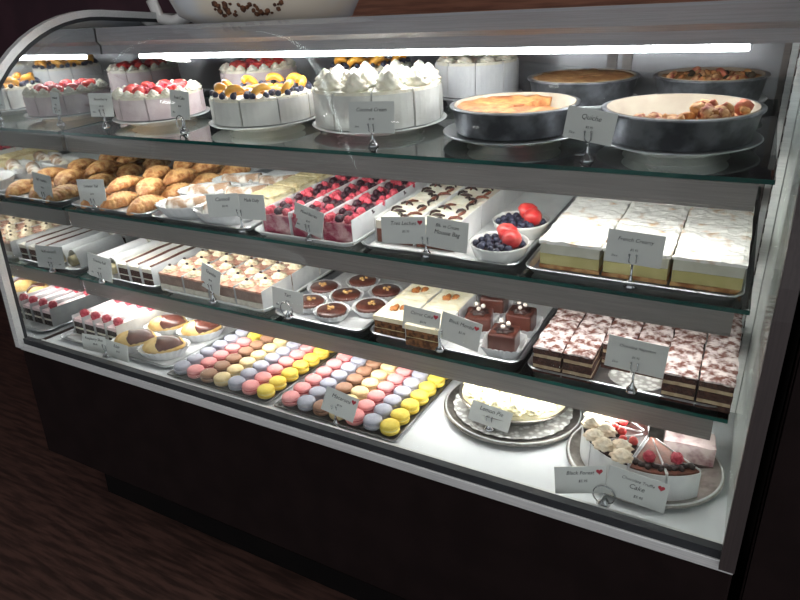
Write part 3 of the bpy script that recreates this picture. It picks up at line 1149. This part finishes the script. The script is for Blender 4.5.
def carrot():
    t = thing('carrot_slice', '', 'cake slice', (0, 0, 0), 0, 'carrot cake slices')
    z = layered(t, .078, .104, [('crumb_layer', .020, CRUMB, 0), ('cream_layer', .002, YSPONGE, .001), ('crumb_layer', .018, CRUMB, .001), ('cream_top', .012, mat('carrot_frosting', (246, 238, 216), .6, c2=(236, 224, 190), scale=40, bump=.4), -.001)])
    b = new(); box(b, .0405, .0415, -.052, .052, 0, .05); obj('paper_side', b, PAPER, t)
    R = random.Random(4)
    for (cx, cy) in ((-.002, -.0),):
        for k in range(5):
            b = new(); blob(b, (0, 0, 0), (.0125, .007, .0055), k + cx * 99, .35, 3, 2)
            obj('pecan_piece', b, PECAN, t, (cx + R.uniform(-.012, .012), cy + R.uniform(-.010, .010), z + .0015), (0, 0, R.random() * 6), smooth=True)
    return t


first = None
for j in range(3):
    for i in range(2):
        lab = f'carrot cake slice with cream frosting and pecans, {["left", "right"][i]} of the {["front", "second", "rear"][j]} pair'
        loc = (1.065 + i * .087, .275 + j * .11 - i * .012, Z3 + TR)
        if first is None:
            first = carrot(); first.location = loc; first['label'] = lab
        else:
            dup(first, loc, 0, lab)


def cube_cake():
    t = thing('chocolate_cube', '', 'cake', (0, 0, 0), 0, 'chocolate cube cakes')
    b = new()
    n = 72
    def sq(h, z, pl):
        out = []
        for i in range(n):
            q = 2 * PI * i / n
            c, s = math.cos(q), math.sin(q)
            k = h / (abs(c) ** 5 + abs(s) ** 5) ** .2 * (1 + pl * math.cos(24 * q))
            out.append((k * c, k * s, z))
        return out
    loft(b, [sq(.033, 0, 0), sq(.038, .010, .02), sq(.0455, .024, .05), sq(.0445, .024, .05), sq(.0365, .010, .02), sq(.031, .002, 0)])
    obj('paper_cup', b, PAPER, t)
    b = new(); box(b, -.029, .029, -.029, .029, .003, .05, bev=.004); obj('glazed_cube', b, CHOC, t, smooth=False)
    b = new(); rosette(b, (0, 0, .049), .02, .016, 7); obj('chocolate_swirl', b, DCHOC, t, smooth=True)
    for x, y, z in ((.0, -.012, .0635), (.009, -.002, .0665), (-.007, .003, .068)):
        b = new(); blob(b, (0, 0, 0), .0052, amp=0); obj('sugar_pearl', b, PEARL, t, (x, y, z), smooth=True)
    return t


first = None
for k, (x, y, rz, w) in enumerate([(1.318, .272, .1, 'nearest the glass'), (1.238, .332, .25, 'left, behind the card'), (1.322, .374, .05, 'second back on the right'),
                                   (1.236, .434, .1, 'left of the rear pair')]):
    lab = 'glazed chocolate cube with pearls in white paper, ' + w
    if first is None:
        first = cube_cake(); first.location = (x, y, Z3 + TR); first.rotation_euler = (0, 0, rz); first['label'] = lab
    else:
        dup(first, (x, y, Z3 + TR), rz, lab)


NAPC = mat('cocoa_pastry_cream', (190, 168, 138), .6, c2=(170, 146, 116), scale=60, bump=.2)


def napoleon():
    t = thing('chocolate_napoleon', '', 'cake slice', (0, 0, 0), 0, 'chocolate napoleons')
    layered(t, .057, .14, [('pastry_layer', .011, CAKE, 0), ('cream_layer', .008, NAPC, .001), ('pastry_layer', .016, CAKE, 0), ('cream_layer', .008, NAPC, .001), ('pastry_layer', .012, CAKE, 0)])
    b = new(); wavy_box(b, -.029, .029, -.0715, .0715, .055, .060, amp=.003, nx=10, ny=24, side=.0025); obj('dusted_top', b, NAPTOP, t)
    return t


first = None
for j in range(3):
    for i in range(6):
        y = .285 + j * .146
        if i in (2, 3):
            y += .07
        if j == 2 and i in (2, 3):
            continue
        lab = f'sugar dusted chocolate napoleon, {ORD[i]} from the left in the {["front", "second", "rear"][j]} row'
        loc = (1.427 + i * .0605, y, Z3 + TR - .001)
        if first is None:
            first = napoleon(); first.location = loc; first['label'] = lab
        else:
            o = dup(first, loc, 0, lab)
            o.rotation_euler = (0, 0, (PI if (i + j) % 2 else 0) + rnd.uniform(-.01, .01))


def doily(label, x, y, z, r, sy=1.):
    b = new()
    n = 96
    lathe(b, [(.05 * r, 0), (r, 0), (r, .0008), (.05 * r, .0008)], n, sy=sy, wob=lambda q, k: 1 + (.035 * abs(math.sin(14 * q)) if k in (1, 2) else 0))
    o = obj('lace_doily', b, LACE, None, (x, y, z))
    tag(o, label, 'doily')
    return o


doily('white lace doily lying bare before the middle napoleons', 1.59, .268, Z3 + .0036, .05, .8)

sign('price card before the paper folded rolls, third shelf left', .128, .2, Z3, .115, .068, .012, 'Tiramisu Roll', -.1, -.03, price=True)
sign('narrow price card turned sideways before the cocoa dusted slices', .545, .213, Z3 + .006, .082, .066, .032, 'Tiramisu', -.2, -.15)
sign('price card standing before the chocolate tarts', .790, .213, Z3 + .008, .10, .052, .02, 'Tart', -.1, .02, ring=True)
twin_sign('twin price cards with hearts reading Carrot Cake and Black Mamba', 1.194, .216, Z3 + .006, .032, dict(w=.09, h=.055, text=['Carrot Cake'], rz=-.03, roll=-.04, heart=True), dict(w=.095, h=.062, text=['Black Mamba'], rz=-.1, roll=-.1, heart=True, dz=-.006))
sign('Chocolate Napoleon price card before the napoleons', 1.591, .213, Z3 + .008, .105, .062, .044, 'Chocolate Napoleon', 0, -.04, dx=-.0)
settle(2, mark)

# ------------------------------------------------------------------ deck
Z4 = .56
tray('wide metal tray of raspberry slices and eclairs on the deck', .045, .49, .075, .62, Z4, rim=.008, liner=FPAPER)


def rasp_slice():
    t = thing('raspberry_slice', '', 'cake slice', (0, 0, 0), 0, 'raspberry cream slices')
    layered(t, .038, .2, [('sponge_layer', .016, DCHOC, 0), ('cream_layer', .007, CREAM, .001), ('sponge_layer', .016, DCHOC, 0), ('cream_top', .010, mat('pale_pink_cream', (240, 216, 216), .6, c2=(236, 204, 206), scale=30, bump=.2), 0)])
    for s in (-1, 1):
        b = new(); box(b, s * .0215 - .0006, s * .0215 + .0006, -.102, .102, 0, .057); obj('paper_side', b, FPAPER, t)
    inst('raspberry', RASP_ME, t, (0, -.075, .0475), (0, 0, 0), 1.45)
    inst('raspberry', RASP_ME, t, (0, .045, .0475), (0, 0, 1), 1.45)
    return t


first = None
for j in range(2):
    for i in range(4):
        lab = f'raspberry cream slice in paper, {ORD[i]} from left, {["front", "rear"][j]} row of the deck'
        loc = (.088 + i * .0475, .225 + j * .22, Z4 + TR)
        if first is None:
            first = rasp_slice(); first.location = loc; first['label'] = lab
        else:
            dup(first, loc, 0, lab)

EB = mesh_of('paper_boat', boat_bm(.048, .068, .027, 72, 22), PAPER)


def bun_bm(rz0=0.):
    b = new(); blob(b, (0, 0, .026), (.032, .05, .022), 3., .06, 2, 3)
    return b


BUN_ME = mesh_of('bun', bun_bm(), BUN)
b = new()
blob(b, (0.004, 0, .031), (.0295, .046, .0195), 3., .08, 2, 3)
for v in b.verts:
    v.co.y = max(v.co.y, -.013 + .006 * noise.noise(v.co * 70))
GLZ_ME = mesh_of('glaze', b, CHOC)
for k, (x, y, rz, w) in enumerate([(.312, .25, -.85, 'behind the twin cards, left'), (.422, .27, -.7, 'right rear, beside the macarons'), (.415, .14, -.85, 'front right, beside the macarons'),
                                   (.312, .135, -.85, 'front left, partly behind the card'), (.32, .385, -.4, 'left of the back pair'), (.43, .395, -.4, 'right of the back pair')]):
    t = thing('eclair', 'chocolate glazed eclair in a white paper boat, ' + w, 'eclair', (x, y, Z4 + TR), rz, 'eclairs in paper boats')
    inst('paper_boat', EB, t)
    inst('choux_bun', BUN_ME, t, (0, 0, 0), (0, 0, 0), (1.1, 1.12, 1.1))
    inst('chocolate_glaze', GLZ_ME, t, (0, 0, 0), (0, 0, 0), (1.1, 1.12, 1.1))

tray('dark tray of macarons in rows, the one nearer the eclairs', .505, .832, .055, .60, Z4, m=DTRAY, rim=.008, r=.012, name='macaron_tray')
tray('dark tray of macarons in rows, beside the silver platter', .846, 1.166, .055, .60, Z4, m=DTRAY, rim=.008, r=.012, name='macaron_tray')
SH_ME, FI_ME = {}, {}
for cname in MACC:
    b = new(); lathe(b, [(.001, 0), (.0185, 0), (.0208, .001), (.0212, .0025), (.0200, .0035), (.0207, .0050), (.0196, .0080), (.0160, .0108), (.009, .0124), (.001, .0128)], 28, wob=lambda q, k: 1 + (.02 * math.sin(17 * q + 2) if k in (2, 3) else 0))
    SH_ME[cname] = mesh_of('macaron_shell', b, MACC[cname])
    b = new(); lathe(b, [(.001, -.001), (.0185, -.001), (.0192, .0015), (.0185, .004), (.001, .004)], 28)
    FI_ME[cname] = mesh_of('macaron_filling', b, FILL[cname])


def macarons(x0, dx, cols, nrows, which, odd=()):
    for i, cn in enumerate(cols):
        for j in range(nrows):
            c = dict(odd).get((i, j), cn)
            lab = f'{c} macaron, {ORD[j]} from the front of the {ORD[i]} row in the {which} macaron tray'
            t = thing('macaron', lab, 'macaron', (x0 + i * dx + rnd.uniform(-.001, .001), .088 + j * .0455 + rnd.uniform(-.001, .001), Z4 + .0035), rnd.random() * 6, 'macarons in the ' + which + ' tray')
            inst('shell', SH_ME[c], t, (0, 0, .0128), (PI, 0, 0))
            inst('filling', FI_ME[c], t, (0, 0, .0122))
            inst('shell', SH_ME[c], t, (0, 0, .0155), (rnd.uniform(-.03, .03), rnd.uniform(-.03, .03), 0))


macarons(.535, .0447, ['blue-grey', 'pink', 'brown', 'cream', 'blue-grey', 'pink', 'yellow'], 8, 'left', (((1, 5), 'yellow'),))
macarons(.876, .0437, ['pink', 'blue-grey', 'brown', 'cream', 'pink', 'blue-grey', 'yellow'], 8, 'right')


# silver platters
def platter(label, x, y, r):
    t = thing('silver_platter', label, 'platter', (x, y, Z4), 0)
    b = new()
    lathe(b, [(r * .05, 0), (r * .70, 0), (r * .76, .004), (r * .90, .009), (r * .94, .013), (r * .985, .012), (r, .010), (r, .0125), (r * .975, .0155), (r * .94, .0155), (r * .90, .0125), (r * .76, .007), (r * .70, .003), (r * .05, .003)], 72)
    obj('platter_dish', b, PLAT, t, smooth=True)
    b = new()
    tube(b, [(r * .97 * math.cos(2 * PI * i / 72), r * .97 * math.sin(2 * PI * i / 72), .0148) for i in range(72)], .0022, 6, closed=True)
    obj('beaded_rim', b, SILVER, t, smooth=True)
    return t


P1 = (1.338, .292)
P2 = (1.627, .222)
platter('round silver platter under the yellow cream pie', *P1, .153)
doily('round lace doily on the silver platter under the cream pie', P1[0], P1[1], Z4 + .0135, .128)
platter('round silver platter of chocolate cake wedges at the right end', *P2, .145)

# cream pie
t = thing('cream_pie', 'round pie heaped with piped pale yellow cream on silver platter', 'pie', (P1[0], P1[1] + .01, Z4 + .0145))
b = new(); lathe(b, [(.01, 0), (.092, 0), (.097, .003), (.118, .024), (.124, .028), (.118, .029), (.095, .010), (.01, .006)], 56); obj('pie_dish', b, PLAT, t, smooth=True)
b = new(); lathe(b, [(.095, .010), (.1165, .028), (.10, .036), (.02, .038)], 56); obj('cream_filling', b, YCREAM, t, smooth=True)
me = rosette_mesh('pie', .020, .022, 7, YCREAM)
for ring, n, rr in ((0, 15, .094), (1, 10, .057), (2, 4, .02)):
    for k in range(n):
        a = 2 * PI * (k + .3 * ring) / n
        inst('piped_rosette', me, t, (rr * math.cos(a), rr * math.sin(a), .034), (0, 0, k), rnd.uniform(.9, 1.1))


# chocolate wedges
def choc_wedge(kind, label, x, y, z, r, h, a, th):
    dx = -.6 * r
    t = thing('cake_wedge', label, 'cake slice', (x + .6 * r * math.cos(th), y + .6 * r * math.sin(th), z), th, 'chocolate cake wedges')
    b = new(); wedge(b, r - .002, h, a * .97, dx=dx); obj('sponge', b, CAKE if kind == 'cherry' else MOUSSE, t)
    b = new(); wedge(b, r - .002, .004, a * .97, z0=h, dx=dx); obj('chocolate_top', b, DCHOC if kind == 'cherry' else MOUSSE, t)
    b = new(); paper_wrap(b, r, h + .007, a * .97, dx); obj('paper_band', b, PAPER, t)
    zt = h + .0035
    if kind == 'cherry':
        me = rosette_mesh('bf', .020, .019, 8, mat('ivory_rosette', (246, 232, 210), .6, c2=(236, 216, 188), scale=80, bump=.3))
        for u, v in ((.84, -.022), (.86, .02), (.66, .0)):
            inst('cream_rosette', me, t, (dx + r * u, v, zt))
        b = new(); blob(b, (0, 0, .007), .009, amp=.04); obj('cherry', b, STRAW, t, (dx + r * .42, .004, zt), smooth=True)
        b = new(); blob(b, (0, 0, .007), .008, amp=.04); obj('cherry', b, STRAW, t, (dx + r * .50, -.012, zt - .001), smooth=True)
    else:
        inst('raspberry', RASP_ME, t, (dx + r * .74, 0, zt + .004), (0, 0, 0), 1.25)
        for k in range(7):
            b = new(); blob(b, (0, 0, 0), (.010, .006, .005), k, .4, 3, 2)
            obj('chocolate_shaving', b, DCHOC, t, (dx + r * (.80 + .022 * (k % 4)), (-.024 + .008 * k) * (.9), zt + .002), (0, 0, k), smooth=True)
    return t


CC = (1.630, .226)
for k, (deg, w) in enumerate([(118, 'rearmost'), (160, 'left rear'), (202, 'left front'), (242, 'front left')]):
    choc_wedge('cherry', f'black forest wedge with cream rosettes and cherries, {w} one on platter', CC[0], CC[1], Z4 + .006, .120, .056, math.radians(40), math.radians(deg))
for k, (deg, w) in enumerate([(275, 'left one of the two'), (306, 'right one of the two')]):
    choc_wedge('raspberry', f'chocolate truffle wedge topped with a raspberry, {w}', CC[0] + .006, CC[1] - .002, Z4 + .006, .120, .054, math.radians(30), math.radians(deg))
t = thing('wrapped_slice', 'marbled cake slice in clear wrap lying at the right of platter', 'cake slice', (1.702, .275, Z4 + .006), .1)
b = new(); wavy_box(b, -.045, .045, -.028, .028, .006, .046, amp=.002); obj('wrapped_cake', b, MARBLE, t)
b = new(); wavy_box(b, -.047, .047, -.03, .03, 0, .006, amp=.0005); obj('cake_board', b, DCHOC, t)

twin_sign('twin price cards before the raspberry slices and eclairs on the deck', .272, .068, Z4, .006, dict(w=.09, h=.046, text=['Raspberry Slice'], rz=.05, roll=.04, size=.011), dict(w=.098, h=.046, text=['Eclair'], rz=-.1, roll=.04))
sign('small white Macarons price card at the right macaron tray', 1.016, .063, Z4, .084, .052, .032, 'Macarons', 0, -.12, lean=.4, heart=True, price=False, dx=.012)
sign('price card lying against the rim of the cream pie platter', 1.325, .181, Z4 + .012, .092, .042, .014, 'Lemon Pie', -.05, -.06, lean=.5, price=False)
twin_sign('twin cards with hearts reading Black Forest and Chocolate Truffle Cake', 1.585, .066, Z4, .02, dict(w=.088, h=.052, text=['Black Forest'], rz=.35, roll=.1, heart=True, dz=.0), dict(w=.1, h=.055, text=['Chocolate Truffle', 'Cake'], rz=-.05, roll=-.04, heart=True, dz=.004), ring=True)

# ------------------------------------------------------------------ on top of the case: the big white cup
t = thing('coffee_cup', 'oversized white cup with looped handle on top of the case', 'cup', (.375, .74, 1.391))
b = new()
lathe(b, [(.03, 0), (.19, 0), (.2, .004), (.255, .03), (.285, .09), (.293, .16), (.289, .162), (.278, .09), (.245, .036), (.18, .02), (.03, .02)], 64)
obj('cup_bowl', b, CUPW, t, smooth=True)
b = new()
tube(b, [(-.255, -.06, .04), (-.31, -.075, .022), (-.36, -.085, .032), (-.378, -.09, .08), (-.35, -.085, .13), (-.275, -.07, .138)], .019, 12)
obj('cup_handle', b, CERAM, t, smooth=True)

b = new()
R = random.Random(11)
for k in range(46):
    a = R.uniform(-1.45, -.75)
    z = R.uniform(.022, .05)
    rr = .255 + (z - .03) * .5 if z > .03 else .2 + (z - .004) * 2.1
    blob(b, (rr * math.cos(a), rr * math.sin(a), z), R.uniform(.004, .009), k, .3, 2, 1)
o = obj('cocoa_specks', b, COCOA, t, smooth=True)
o['kind'] = 'stuff'
